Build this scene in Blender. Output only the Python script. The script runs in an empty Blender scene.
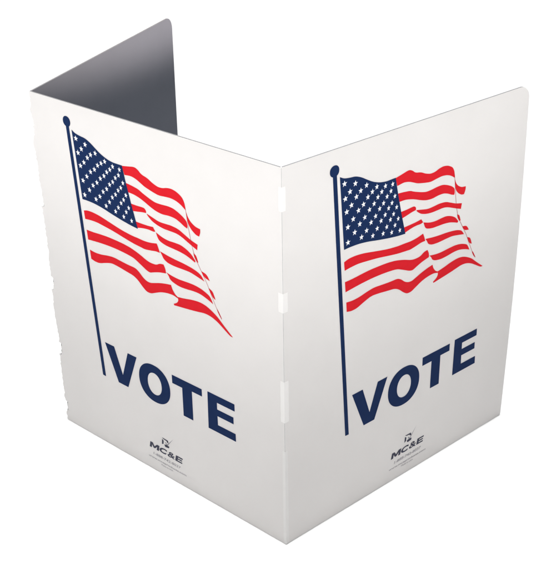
import bpy, bmesh, math, random
from mathutils import Vector, Matrix
from mathutils.geometry import tessellate_polygon
random.seed(4)
S = 0.61                       # panel height in metres; all lengths below are in panel heights
sc = bpy.context.scene
COL = sc.collection

# ------------------------------------------------------------------ artwork, in panel coordinates (u along the panel, v up)
RED = [[(0.344, 0.8799), (0.3648, 0.8833), (0.3897, 0.8883), (0.4027, 0.8834), (0.4135, 0.8747), (0.4344, 0.8706), (0.4506, 0.8625), (0.4694, 0.8571), (0.4852, 0.8578), (0.5008, 0.8626), (0.5168, 0.8644), (0.5332, 0.8615), (0.5503, 0.8533), (0.5578, 0.843), (0.5611, 0.8307), (0.5613, 0.8222), (0.5467, 0.8315), (0.5326, 0.8368), (0.5134, 0.8397), (0.492, 0.8379), (0.4709, 0.8354), (0.4496, 0.839), (0.4231, 0.8448), (0.4072, 0.8517), (0.3915, 0.8579), (0.3735, 0.8609), (0.3511, 0.858)], [(0.5621, 0.8197), (0.5683, 0.8057), (0.5775, 0.7962), (0.5922, 0.7886), (0.6076, 0.7871), (0.6074, 0.7774), (0.6028, 0.7669), (0.5925, 0.7679), (0.5782, 0.7766), (0.5701, 0.7859), (0.5665, 0.7946)], [(0.3546, 0.838), (0.3723, 0.8367), (0.398, 0.8332), (0.4113, 0.8272), (0.4379, 0.8183), (0.4566, 0.8138), (0.4778, 0.8143), (0.4991, 0.8163), (0.518, 0.8157), (0.5348, 0.8103), (0.552, 0.8025), (0.5639, 0.7934), (0.5655, 0.7813), (0.5637, 0.776), (0.5541, 0.7787), (0.5396, 0.7859), (0.5227, 0.7914), (0.501, 0.7918), (0.4797, 0.7891), (0.4582, 0.7914), (0.4393, 0.7968), (0.4125, 0.8074), (0.3889, 0.8134), (0.3761, 0.8149), (0.3593, 0.8152)], [(0.3673, 0.7875), (0.3904, 0.7875), (0.4059, 0.7887), (0.4163, 0.7883), (0.4219, 0.7821), (0.4212, 0.7766), (0.4067, 0.7752), (0.3913, 0.7722), (0.3734, 0.7692)], [(0.4233, 0.776), (0.4409, 0.772), (0.4652, 0.7664), (0.4867, 0.7671), (0.5082, 0.7686), (0.533, 0.7661), (0.5531, 0.758), (0.5733, 0.7498), (0.5964, 0.7443), (0.5939, 0.7292), (0.5821, 0.7334), (0.5659, 0.7394), (0.5428, 0.7488), (0.5259, 0.7526), (0.504, 0.7524), (0.4824, 0.7521), (0.4607, 0.7547), (0.4417, 0.7603), (0.4307, 0.7674), (0.4235, 0.7733)], [(0.38, 0.7433), (0.3981, 0.7435), (0.4217, 0.7441), (0.4427, 0.7462), (0.4502, 0.7362), (0.4435, 0.7336), (0.4249, 0.7346), (0.404, 0.7321), (0.3845, 0.7278)], [(0.4514, 0.7351), (0.4734, 0.7277), (0.4952, 0.725), (0.517, 0.7263), (0.5391, 0.7264), (0.5592, 0.72), (0.5739, 0.7121), (0.5865, 0.6983), (0.584, 0.6943), (0.5694, 0.6995), (0.5521, 0.7047), (0.5296, 0.7075), (0.5074, 0.7083), (0.4855, 0.7091), (0.4663, 0.7135), (0.4578, 0.7196)], [(0.5801, 0.7182), (0.5896, 0.7142), (0.5957, 0.6976), (0.5912, 0.6969), (0.5828, 0.7074)], [(0.6042, 0.6782), (0.6218, 0.6752), (0.6319, 0.6607), (0.6172, 0.6632), (0.6079, 0.6702)], [(0.6263, 0.6412), (0.6403, 0.6356), (0.6482, 0.6158), (0.6389, 0.6195), (0.6321, 0.63)], [(0.6502, 0.5951), (0.6568, 0.5888), (0.6676, 0.5706), (0.6612, 0.5748), (0.6528, 0.5872)], [(0.1774, 0.7176), (0.1906, 0.7218), (0.2145, 0.7226), (0.2436, 0.7195), (0.2833, 0.7115), (0.3237, 0.7038), (0.3597, 0.7), (0.3856, 0.6995), (0.4048, 0.6984), (0.4285, 0.6999), (0.4522, 0.705), (0.4572, 0.6948), (0.4618, 0.6823), (0.4483, 0.6827), (0.4272, 0.6788), (0.4062, 0.6757), (0.3921, 0.6772), (0.3607, 0.6796), (0.3245, 0.6855), (0.289, 0.6914), (0.2542, 0.6953), (0.2248, 0.6982), (0.2007, 0.6972), (0.1797, 0.6948)], [(0.4615, 0.6876), (0.4862, 0.6838), (0.5138, 0.6811), (0.5474, 0.6795), (0.5816, 0.675), (0.6023, 0.6678), (0.6135, 0.6534), (0.5888, 0.6586), (0.5657, 0.663), (0.5376, 0.6625), (0.5098, 0.6616), (0.4877, 0.6635), (0.4735, 0.6699), (0.468, 0.6796)], [(0.1812, 0.665), (0.2062, 0.6651), (0.2354, 0.6673), (0.2649, 0.6688), (0.2949, 0.6683), (0.3254, 0.6671), (0.3564, 0.6635), (0.3881, 0.655), (0.4078, 0.6476), (0.424, 0.6443), (0.4454, 0.6452), (0.4584, 0.6529), (0.4719, 0.6546), (0.4781, 0.6438), (0.479, 0.6323), (0.4708, 0.6309), (0.452, 0.6271), (0.4309, 0.6201), (0.4196, 0.6156), (0.4061, 0.6185), (0.3843, 0.6286), (0.3629, 0.6378), (0.342, 0.6409), (0.306, 0.6433), (0.2707, 0.6437), (0.2361, 0.6421), (0.2068, 0.6397), (0.1836, 0.6375)], [(0.4798, 0.636), (0.501, 0.6323), (0.5234, 0.6307), (0.5513, 0.6323), (0.5797, 0.633), (0.603, 0.6297), (0.6271, 0.6212), (0.6337, 0.6129), (0.6396, 0.6015), (0.6225, 0.6082), (0.5986, 0.6146), (0.5756, 0.6151), (0.5474, 0.6119), (0.5249, 0.6111), (0.5023, 0.6153), (0.4919, 0.6208), (0.4874, 0.6295)], [(0.1866, 0.6095), (0.2076, 0.607), (0.2321, 0.6087), (0.2568, 0.6136), (0.2818, 0.6165), (0.3123, 0.6137), (0.3382, 0.6119), (0.3642, 0.6117), (0.3777, 0.605), (0.3915, 0.5935), (0.4052, 0.5875), (0.4186, 0.5869), (0.4327, 0.5913), (0.454, 0.5982), (0.4755, 0.6031), (0.4946, 0.6061), (0.4982, 0.5955), (0.5074, 0.5843), (0.5161, 0.5801), (0.5164, 0.5759), (0.4993, 0.58), (0.4773, 0.5781), (0.4556, 0.5733), (0.4344, 0.5643), (0.4177, 0.5568), (0.4016, 0.5568), (0.3878, 0.5654), (0.3711, 0.5793), (0.355, 0.587), (0.3288, 0.5902), (0.2978, 0.5944), (0.2724, 0.5963), (0.2475, 0.5895), (0.2229, 0.5807), (0.2033, 0.5801), (0.1885, 0.5836)], [(0.5161, 0.5801), (0.5384, 0.5833), (0.5664, 0.5893), (0.5949, 0.5923), (0.6185, 0.5887), (0.6494, 0.5745), (0.6754, 0.5532), (0.7017, 0.5338), (0.6926, 0.5338), (0.6732, 0.5454), (0.651, 0.5583), (0.6296, 0.5654), (0.6089, 0.5668), (0.5803, 0.5618), (0.5519, 0.558), (0.5265, 0.5551), (0.5014, 0.5521), (0.5, 0.5559), (0.5119, 0.5622), (0.518, 0.5704)]]
FOLD = [(0.5605, 0.8308), (0.5647, 0.8028), (0.5698, 0.7704), (0.5762, 0.7372), (0.5857, 0.7065), (0.599, 0.6865), (0.6212, 0.6518), (0.6357, 0.6226), (0.6502, 0.5951), (0.6659, 0.5703)]
CANTON = [(0.1604, 0.932), (0.1732, 0.9251), (0.1915, 0.9222), (0.2101, 0.9207), (0.2289, 0.9135), (0.2481, 0.9023), (0.2675, 0.8917), (0.2895, 0.884), (0.3115, 0.8804), (0.3312, 0.8808), (0.3446, 0.8808), (0.3514, 0.8506), (0.3608, 0.8148), (0.3704, 0.7784), (0.3811, 0.743), (0.3862, 0.725), (0.3583, 0.7273), (0.3276, 0.7316), (0.2922, 0.7378), (0.2574, 0.745), (0.2234, 0.7494), (0.1947, 0.7501), (0.1768, 0.7492)]
STARS = [(0.1748, 0.9126), (0.2095, 0.9041), (0.2461, 0.8898), (0.2806, 0.8764), (0.3095, 0.8702), (0.3343, 0.8681), (0.1927, 0.8888), (0.2274, 0.8815), (0.2659, 0.8683), (0.2977, 0.8594), (0.3291, 0.8524), (0.1782, 0.8757), (0.2136, 0.8706), (0.2514, 0.8592), (0.285, 0.8496), (0.3162, 0.8422), (0.3433, 0.8356), (0.1981, 0.8545), (0.2375, 0.8452), (0.2728, 0.8368), (0.3049, 0.8287), (0.334, 0.821), (0.183, 0.8422), (0.2212, 0.8349), (0.2577, 0.826), (0.2921, 0.8185), (0.323, 0.8109), (0.3509, 0.8054), (0.2046, 0.8186), (0.2428, 0.8115), (0.2789, 0.8037), (0.3117, 0.7973), (0.341, 0.7908), (0.1875, 0.8035), (0.2264, 0.7997), (0.2642, 0.7923), (0.2983, 0.7861), (0.3305, 0.7794), (0.358, 0.7738), (0.2102, 0.7835), (0.2497, 0.7761), (0.2856, 0.7703), (0.3186, 0.7643), (0.3475, 0.76), (0.1888, 0.7646), (0.2331, 0.7643), (0.2713, 0.7561), (0.3067, 0.7507), (0.3366, 0.7445), (0.3653, 0.7413)]

# ------------------------------------------------------------------ materials
def mat(name, col, rough=.5, spec=.3, noise=.0, nscale=40, bump=0.0, bscale=300, flute=0.0):
    m = bpy.data.materials.new(name); m.use_nodes = True
    nt = m.node_tree; b = nt.nodes['Principled BSDF']
    b.inputs['Roughness'].default_value = rough
    b.inputs['Specular IOR Level'].default_value = spec
    tc = nt.nodes.new('ShaderNodeTexCoord')
    n = nt.nodes.new('ShaderNodeTexNoise'); n.inputs['Scale'].default_value = nscale; n.inputs['Detail'].default_value = 6
    nt.links.new(tc.outputs['Object'], n.inputs['Vector'])
    r = nt.nodes.new('ShaderNodeValToRGB')
    r.color_ramp.elements[0].position = .3; r.color_ramp.elements[1].position = .7
    r.color_ramp.elements[0].color = [c*(1-noise) for c in col]+[1]
    r.color_ramp.elements[1].color = [min(1, c*(1+noise)) for c in col]+[1]
    nt.links.new(n.outputs['Fac'], r.inputs['Fac']); nt.links.new(r.outputs['Color'], b.inputs['Base Color'])
    if bump or flute:
        n2 = nt.nodes.new('ShaderNodeTexNoise'); n2.inputs['Scale'].default_value = bscale; n2.inputs['Detail'].default_value = 3
        nt.links.new(tc.outputs['Object'], n2.inputs['Vector'])
        bp = nt.nodes.new('ShaderNodeBump'); bp.inputs['Strength'].default_value = bump or .1; bp.inputs['Distance'].default_value = .0004
        nt.links.new(n2.outputs['Fac'], bp.inputs['Height']); nt.links.new(bp.outputs['Normal'], b.inputs['Normal'])
    return m
M_WHITE = mat('matt_white_plastic', (.645, .628, .618), .5, .22, .012, 14, .06, 420)
M_INSHADE = mat('shade_painted_inner_face', (.054, .062, .086), .55, .25, .03, 20, .05, 420)  # inner faces darkened; shade inside the screen is put into this colour
M_EDGE = mat('grey_cut_edge', (.23, .23, .235), .7, .2, .10, 200)
M_TAB = mat('bare_white_plastic', (.735, .722, .712), .45, .3, .01, 60)
M_TABDULL = mat('duller_white_plastic', (.675, .664, .655), .45, .3, .02, 60)  # slightly darker white for the lowest tab
M_GROOVE = mat('grey_score_line', (.50, .49, .485), .7, .1, .06, 90)
M_NAVY = mat('navy_ink', (.0075, .021, .074), .6, .03, .05, 60)
M_RED = mat('red_ink', (.56, .012, .020), .6, .03, .03, 60)
M_DARKRED = mat('dark_red_ink', (.42, .02, .03), .6, .03, .03, 60)
M_STAR = mat('white_ink', (.72, .73, .76), .5, .1, .01, 60)
M_BLACK = mat('charcoal_ink', (.05, .052, .078), .6, .05, .05, 60)
M_GREYINK = mat('grey_ink', (.26, .255, .28), .5, .18, .05, 60)
M_GROUND = mat('white_studio_paper', (.86, .86, .86), .8, .1, .004, 3)

# ------------------------------------------------------------------ panel planes
WA, WB, TH = .8617, .8546, 1.46112
TH2, WC = 1.95081, .854
class Plane:
    def __init__(s, o, ang, side):
        s.o = Vector(o); s.d = Vector((math.cos(ang), math.sin(ang), 0))
        s.n = Vector((math.sin(ang), -math.cos(ang), 0))*side      # outward normal
    def p(s, u, v, out=0.0):
        return (s.o + s.d*u + Vector((0, 0, v)) + s.n*out)*S
PA = Plane((-WA, 0, 0), 0, 1)
PB = Plane((0, 0, 0), TH, 1)
PC = Plane((-WA, 0, 0), TH2, -1)
DU = .01324
ROOT = Vector((-WA*.4, .3, 0))*S

def link(name, me, parent=None):
    o = bpy.data.objects.new(name, me); COL.objects.link(o)
    if parent: o.parent = parent
    if parent is booth: o.location = -ROOT
    return o
booth = bpy.data.objects.new('voting_screen', None); COL.objects.link(booth)
booth.location = ROOT; booth.empty_display_size = .05
booth['label'] = 'white folding tabletop voting screen printed with waving flags and the word VOTE'
booth['category'] = 'voting screen'

def mesh(name, verts, faces, mats, idx=None, parent=None):
    me = bpy.data.meshes.new(name); me.from_pydata([tuple(v) for v in verts], [], faces)
    for m in mats: me.materials.append(m)
    if idx:
        for p, i in zip(me.polygons, idx): p.material_index = i
    me.update()
    return link(name, me, parent)

def slab(name, pl, outline, t, inner_shift, mats, parent):
    """flat board with a cut edge: outline in (u, v), outer face on the plane, inner face t behind it.
    mats = outer face, inner face, edge.  inner_shift(u) mitres the fold ends."""
    n = len(outline)
    V = [pl.p(u, v) for u, v in outline] + [pl.p(inner_shift(u), v, -t) for u, v in outline]
    tri = tessellate_polygon([[Vector((u, v, 0)) for u, v in outline]])
    F, I = [], []
    for a, b, c in tri:
        F.append((a, b, c)); I.append(0); F.append((c+n, b+n, a+n)); I.append(1)
    for i in range(n):
        j = (i+1) % n
        F.append((i, j, j+n, i+n)); I.append(2)
    o = mesh(name, V, F, mats, I, parent)
    bm = bmesh.new(); bm.from_mesh(o.data)
    # faces wound so that the outer face looks along the outward normal
    for f in bm.faces:
        f.normal_update()
        if f.material_index == 0 and f.normal.dot(pl.n) < 0: f.normal_flip()
        if f.material_index == 1 and f.normal.dot(pl.n) > 0: f.normal_flip()
    bm.to_mesh(o.data); bm.free()
    return o

def arc(cx, cy, r, a0, a1, n=9):
    return [(cx+r*math.cos(math.radians(a0+(a1-a0)*i/n)), cy+r*math.sin(math.radians(a0+(a1-a0)*i/n))) for i in range(n+1)]

# torn perforations of the left fold: (v, offset in u)
TEAR = [(0,0),(.012,.001),(.026,-.0035),(.033,.001),(.035,.0085),(.064,.0095),(.066,-.001),(.085,-.003),(.13,-.002),(.19,-.0035),(.222,-.004),
        (.224,.008),(.262,.011),(.264,.0025),(.29,.0018),(.315,-.002),(.35,-.0035),(.385,-.003),(.430,-.004),(.433,.0065),(.470,.0095),
        (.473,-.0015),(.50,-.0015),(.535,.002),(.578,.0015),(.627,.0005),(.680,-.004),(.683,.0058),(.72,.004),(.75,-.001),(.79,.0005),
        (.835,-.0038),(.855,-.007),(.878,-.001),(.912,.0028),(.939,-.0015),(.957,-.0045),(.964,-.001),(1.0,0)]
def tear():
    out = []
    for (v0, o0), (v1, o1) in zip(TEAR, TEAR[1:]):
        n = max(1, int((v1-v0)/.0060))
        for k in range(n):
            t = k/n; j = random.choice((-.0021, -.0012, .0004, .0015, .0022)) if (v0 > 0 or k) else 0
            out.append((v0+(v1-v0)*t, o0+(o1-o0)*t+j))
    out.append((1.0, 0)); return out
TR = tear()
T_ = .0042                     # board thickness
G = .0016                      # half width of the scored groove

# left printed panel
olA = [(0, 0), (WA-G, 0), (WA-G, 1), (0, 1)] 
olA = [(WA-G, 0), (WA-G, 1)] + [(o, v) for v, o in reversed(TR)]
panelA = slab('printed_panel', PA, olA, T_, lambda u: u+(.003 if u < .3 else 0)-(T_*.95 if u > WA-.01 else 0), [M_WHITE, M_INSHADE, M_EDGE], booth)
panelA['label'] = 'left printed panel with ragged torn fold edge'
# right printed panel: free edge slightly bowed, rounded corners
def bow(v): return .0105*math.sin(math.pi*min(1, max(0, v)))
R1, R0 = .036, .010
olB = [(G, 0)]
olB += [(u, v) for u, v in arc(WB-R0, R0, R0, -90, 0, 5)]
olB += [(WB+bow(v)-bow(0), v) for v in [R0+(1-R1-R0)*i/24 for i in range(1, 24)]]
olB += [(u+bow(1-R1)*(v < 1-R1*.3), v) for u, v in arc(WB-R1, 1-R1, R1, 0, 90, 10)]
olB += [(G, 1)]
panelB = slab('printed_panel', PB, olB, T_, lambda u: u+(T_*.95 if u < .01 else 0), [M_WHITE, M_INSHADE, M_EDGE], booth)
panelB['label'] = 'right printed panel with rounded free corner'
# rear panel, seen from its inner side
RC = .038
olC = [(.0035+max(0, o)*.75+random.uniform(-.0025, .0008), v) for v, o in TR][::-1]
olC += [(.004, 0)] if olC[-1][1] > 0 else []
olC = olC + [(WC-.01, 0)] + arc(WC-RC, 1-RC, RC, 0, 90, 10)
panelC = slab('rear_panel', PC, olC, T_, lambda u: u+(T_*.6 if u < .02 else 0), [M_WHITE, M_INSHADE, M_EDGE], booth)
panelC['label'] = 'rear panel, inner face coloured dark for the shade inside the screen'

# centre fold: the scored groove and the bridging tabs between perforations
gv = [(1.0, .955), (.899, .702), (.654, .473), (.361, .279)]
def corner_strip(name, v0, v1, w0, out, m, parent, dip=0.0, shift=0.0, jag=0.0):
    """small strip wrapped round the centre corner, w wide on each side, standing `out` proud"""
    V, F = [], []
    bis = (PA.n+PB.n).normalized()
    n = 1 if jag == 0 else max(3, int((v1-v0)/.011))
    for k in range(n+1):
        v = v0+(v1-v0)*k/n; w = w0*(1+random.uniform(-jag, jag)-(jag if k in (0, n) else 0))
        a = PA.p(WA-w+shift, v, out); b = PB.p(w+shift, v, out)
        c = (Vector((0, 0, v)) + bis*(out*1.3-dip))*S
        ai = PA.p(WA-w+shift, v, -.0012); bi = PB.p(w+shift, v, -.0012); ci = (Vector((0, 0, v)) - bis*.004)*S
        V += [a, c, b, bi, ci, ai]
    for i in range(6):
        j = (i+1) % 6
        for k in range(n): F.append((i+6*k, j+6*k, j+6*k+6, i+6*k+6))
    e = 6*n
    F += [(0, 5, 4, 1), (1, 4, 3, 2), (e, e+1, e+4, e+5), (e+1, e+2, e+3, e+4)]
    return mesh(name, V, F, [m], None, parent)
crease = corner_strip('fold_line', .001, .9985, .0016, -.0004, M_GROOVE, booth)
for v0, v1, w, sh in ((.899, .955, .010, .001), (.654, .702, .0140, 0), (.361, .473, .0125, .001), (.0015, .279, .0085, .0005)):
    corner_strip('hinge_tab', v0, v1, w, .0003, M_TABDULL if v0 < .01 else M_TAB, crease, 0, sh, .04)

# ------------------------------------------------------------------ printed artwork
def flatpoly(polys, pl, du, lift, idxs, name, mats, parent):
    V, F, I = [], [], []
    for pts, k, l in polys:
        b = len(V); V += [pl.p(u+du, v, l) for u, v in pts]
        for t in tessellate_polygon([[Vector((u, v, 0)) for u, v in pts]]):
            a, b2, c = [pts[i] for i in t]
            s = (b2[0]-a[0])*(c[1]-a[1])-(b2[1]-a[1])*(c[0]-a[0])
            if s < 0: t = t[::-1]
            F.append(tuple(i+b for i in t)); I.append(k)
    return mesh(name, V, F, mats, I, parent)
def smooth(p, it=1):
    """Chaikin corner rounding that keeps sharp corners"""
    for _ in range(it):
        q = []; n = len(p)
        for i in range(n):
            a, b, c = Vector(p[i-1]), Vector(p[i]), Vector(p[(i+1) % n])
            d1, d2 = (b-a), (c-b)
            if d1.length < 1e-6 or d2.length < 1e-6: q.append(tuple(b)); continue
            if d1.normalized().dot(d2.normalized()) < .55: q.append(tuple(b))
            else: q += [tuple(a*.22+b*.78), tuple(b*.78+c*.22)]
        p = q
    return p
def star(u, v, rx, ry, tilt=0):
    out = []
    for k in range(10):
        a = math.radians(90+36*k+tilt); r = 1 if k % 2 == 0 else .42
        out.append((u+rx*r*math.cos(a), v+ry*r*math.sin(a)))
    return out
L1, L2 = .0003, .0008
def strip(pts, w):
    L, R = [], []
    for i, p in enumerate(pts):
        a = Vector(pts[max(0, i-1)]); b = Vector(pts[min(len(pts)-1, i+1)])
        t = (b-a).normalized(); nn = Vector((-t.y, t.x))*w/2
        L.append((p[0]+nn.x, p[1]+nn.y)); R.append((p[0]-nn.x, p[1]-nn.y))
    return L+R[::-1]

def ellipse_poly(cx, cy, rx, ry, e=2.0, n=64):
    out = []
    for k in range(n):
        a = 2*math.pi*k/n; c, s = math.cos(a), math.sin(a)
        out.append((cx+rx*math.copysign(abs(c)**(2/e), c), cy+ry*math.copysign(abs(s)**(2/e), s)))
    return out

def text_polys(body, u0, u1, v0, v1, shear=0.0, offset=0.0):
    cu = bpy.data.curves.new('t', 'FONT'); cu.body = body; cu.offset = offset; cu.shear = shear
    cu.resolution_u = 3
    o = bpy.data.objects.new('t', cu); COL.objects.link(o)
    dg = bpy.context.evaluated_depsgraph_get(); dg.update()
    me = bpy.data.meshes.new_from_object(o.evaluated_get(dg))
    xs = [v.co.x for v in me.vertices]; ys = [v.co.y for v in me.vertices]
    x0, x1, y0, y1 = min(xs), max(xs), min(ys), max(ys)
    pts = [(u0+(v.co.x-x0)/(x1-x0)*(u1-u0), v0+(v.co.y-y0)/(y1-y0)*(v1-v0)) for v in me.vertices]
    fs = [tuple(p.vertices) for p in me.polygons]
    bpy.data.objects.remove(o); bpy.data.curves.remove(cu); bpy.data.meshes.remove(me)
    return pts, fs

def glyph(pts, u0, u1, v0, v1, sh):
    q = [(u0+x*(u1-u0)+sh*y*(v1-v0), v0+y*(v1-v0)) for x, y in pts]
    return q, [tuple(t) for t in tessellate_polygon([[Vector((u, v, 0)) for u, v in q]])]
GM = [(0, 0), (0, 1), (.27, 1), (.5, .48), (.73, 1), (1, 1), (1, 0), (.77, 0), (.77, .58), (.58, .12), (.42, .12), (.23, .58), (.23, 0)]
GE = [(0, 0), (0, 1), (1, 1), (1, .78), (.32, .78), (.32, .61), (.93, .61), (.93, .40), (.32, .40), (.32, .22), (1, .22), (1, 0)]
TXT = [(glyph(GM, .3655, .4020, .0705, .0890, .22), 0), (glyph(GE, .4665, .4930, .0705, .0890, .22), 0),
       (text_polys('C', .4055, .4360, .0705, .0890, .22, .045), 0), (text_polys('&', .4370, .4655, .0705, .0890, .15, .02), 0),
       (text_polys('1-888-742-8037', .379, .487, .0505, .0590, .12, .012), 1),
       (text_polys('www.mceproducts.com', .359, .507, .0345, .0425, .0, .012), 2),
       (text_polys('Made in USA', .409, .455, .0270, .0325, .0, .0), 1)]

def artwork(pl, du, panel):
    # flag: stripes, blue canton, fifty stars
    polys = [(smooth(p, 2), 0, L1) for p in RED]
    polys.append((smooth(CANTON, 2), 1, L1+.0002))
    polys.append((strip(FOLD, .0009), 3, L1+.0003))
    for k, (u, v) in enumerate(STARS):
        g = max(0, min(1, (u-.17)/.19))
        polys.append((star(u, v-.0005, .0086-.0026*g, .0080-.0008*g, -6*math.sin(k)), 2, L2))
    f = flatpoly(polys, pl, du, L1, None, 'flag', [M_RED, M_NAVY, M_STAR, M_DARKRED], panel)
    # flagpole with its round finial
    pole = [(.1385, .938), (.1512, .938), (.2030, .2288), (.1903, .2298)]
    flatpoly([(pole, 0, L1), (ellipse_poly(.1437, .9500, .0145, .0138, 2.1, 40), 0, L1+.0002)], pl, du, L1, None, 'flagpole', [M_NAVY], panel)
    # VOTE
    vt, vb = .3412, .2325
    V = [(.2124, vt), (.2500, vt), (.2772, .2627), (.3047, vt), (.3401, vt), (.2958, vb-.0012), (.2565, vb-.0012)]
    T = [(.4750, vt+.001), (.5842, vt+.001), (.5842, .3205), (.5475, .3205), (.5470, vb), (.5112, vb), (.5118, .3170), (.4750, .3170)]
    E = [(.6045, .3450), (.6980, .3450), (.6980, .3240), (.6368, .3240), (.6368, .3045), (.6928, .3045), (.6928, .2845), (.6368, .2845),
         (.6372, .2580), (.6985, .2580), (.6990, .2350), (.6025, .2350)]
    let = flatpoly([(V, 0, L1), (T, 0, L1), (E, 0, L1)], pl, du, L1, None, 'vote_lettering', [M_NAVY], panel)
    bm = bmesh.new(); bm.from_mesh(let.data)
    n = 64
    o_ = [bm.verts.new(pl.p(u+du, v, L1)) for u, v in ellipse_poly(.4050, .2860, .0602, .0573, 2.15, n)]
    i_ = [bm.verts.new(pl.p(u+du, v, L1)) for u, v in ellipse_poly(.4056, .2855, .0268, .0330, 2.1, n)]
    for k in range(n):
        j = (k+1) % n; bm.faces.new((o_[k], o_[j], i_[j], i_[k]))
    bm.to_mesh(let.data); bm.free()
    # maker's mark: broken ballot box with a tick, company letters, phone and web lines
    Vv, F, I = [], [], []
    for (pts, fs), k in TXT:
        b = len(Vv); Vv += [pl.p(u+du, v, L1) for u, v in pts]
        F += [tuple(i+b for i in f_) for f_ in fs]; I += [k]*len(fs)
    for pts, k in (([(.4185, .1235), (.4425, .1225), (.4440, .1140), (.4385, .1150), (.4365, .1185), (.4245, .1200)], 0),
                   ([(.4190, .1190), (.4250, .1150), (.4235, .1040), (.4170, .1010)], 0),
                   ([(.4260, .1035), (.4360, .1065), (.4465, .1045), (.4440, .0985), (.4300, .0970)], 0),
                   ([(.4300, .1120), (.4340, .1135), (.4375, .1080), (.4640, .1366), (.4390, .1040), (.4360, .1040)], 1)):
        b = len(Vv); Vv += [pl.p(u+du, v, L1) for u, v in pts]
        for t in tessellate_polygon([[Vector((u, v, 0)) for u, v in pts]]):
            F.append(tuple(i+b for i in t)); I.append(k)
    mesh('maker_mark', Vv, F, [M_BLACK, M_GREYINK, M_GREYINK], I, panel)
artwork(PA, 0, panelA)
artwork(PB, DU, panelB)

# ------------------------------------------------------------------ white studio surface
gs = 14
me = bpy.data.meshes.new('ground')
N = 72
vs = [(0, 0, -.0006)] + [(gs*math.cos(2*math.pi*k/N), gs*math.sin(2*math.pi*k/N), -.0006) for k in range(N)]
me.from_pydata(vs, [], [(0, k+1, (k+1) % N+1) for k in range(N)]); me.materials.append(M_GROUND)
g = bpy.data.objects.new('ground', me); COL.objects.link(g); g['kind'] = 'structure'

# ------------------------------------------------------------------ light
w = bpy.data.worlds.new('World'); sc.world = w; w.use_nodes = True
bg = w.node_tree.nodes['Background']; bg.inputs[0].default_value = (1, 1, 1, 1); bg.inputs[1].default_value = .02

def area(name, loc, target, size, power, spread=180, col=(1, 1, 1), sy=None):
    l = bpy.data.lights.new(name, 'AREA'); l.energy = power; l.size = size; l.color = col; l.spread = math.radians(spread)
    if sy: l.shape = 'RECTANGLE'; l.size_y = sy
    o = bpy.data.objects.new(name, l); COL.objects.link(o); o.location = Vector(loc)*S
    o.rotation_euler = (Vector(target)*S-Vector(loc)*S).to_track_quat('-Z', 'Y').to_euler(); return o
# big gridded softbox overhead that whites out the table surface
top = area('overhead_softbox', (-4.76, 5.25, 8), (-4.76, 5.25, 0), 17, 1100, 12)
top.rotation_euler = (0, 0, math.atan2(.74, -.67))
key = area('key_softbox', (-.42, -1.40, 1.75), (-.42, .0, .85), 1.3, 2.55, 58, (1, .995, .985), sy=.18)
key2 = area('side_softbox', (1.50, .20, 1.75), (.05, .25, .92), 1.2, 1.8, 54, (1, .995, .985), sy=.18)
def spot(name, loc, target, deg, blend, power, r=.03, col=(1, 1, 1)):
    l = bpy.data.lights.new(name, 'SPOT'); l.energy = power; l.spot_size = math.radians(deg); l.spot_blend = blend
    l.shadow_soft_size = r*S; l.color = col
    o = bpy.data.objects.new(name, l); COL.objects.link(o); o.location = Vector(loc)*S
    o.rotation_euler = (Vector(target)*S-Vector(loc)*S).to_track_quat('-Z', 'Y').to_euler(); return o
band_spot = spot('added_band_spot', (1.4, 2.9, 1.5), (-.87, 1.382, 3.638), 100, .10, 720, .05, (1, .83, .68))  # added lamp, brightens a band along the rear panel's inner top

# ------------------------------------------------------------------ camera
Rv = Vector((0.7452142004873806, 0.6666633077993048, -0.014691134266736915))
Uv = Vector((-0.290176243826854, 0.34404546537718317, 0.8929896221524277))
Fv = Vector((-0.6003778334603072, 0.6612055291567719, -0.44983742096675444))
cam = bpy.data.cameras.new('camera'); co = bpy.data.objects.new('camera', cam); COL.objects.link(co)
mw = Matrix(((Rv.x, Uv.x, -Fv.x, 0), (Rv.y, Uv.y, -Fv.y, 0), (Rv.z, Uv.z, -Fv.z, 0), (0, 0, 0, 1)))
mw.translation = Vector((1.4551907425064994, -1.6249393574240232, 1.8252310134928549))*S
co.matrix_world = mw
cam.sensor_fit = 'HORIZONTAL'; cam.sensor_width = 36; cam.lens = 1109.168/551*36
cam.shift_x = -(275.96-275.5)/551; cam.shift_y = (284.55-284.5)/551
cam.clip_start = .01; cam.clip_end = 100
sc.camera = co
sc.render.engine = 'CYCLES'
sc.view_settings.view_transform = 'Standard'; sc.view_settings.look = 'None'
sc.view_settings.exposure = 0; sc.view_settings.gamma = 1
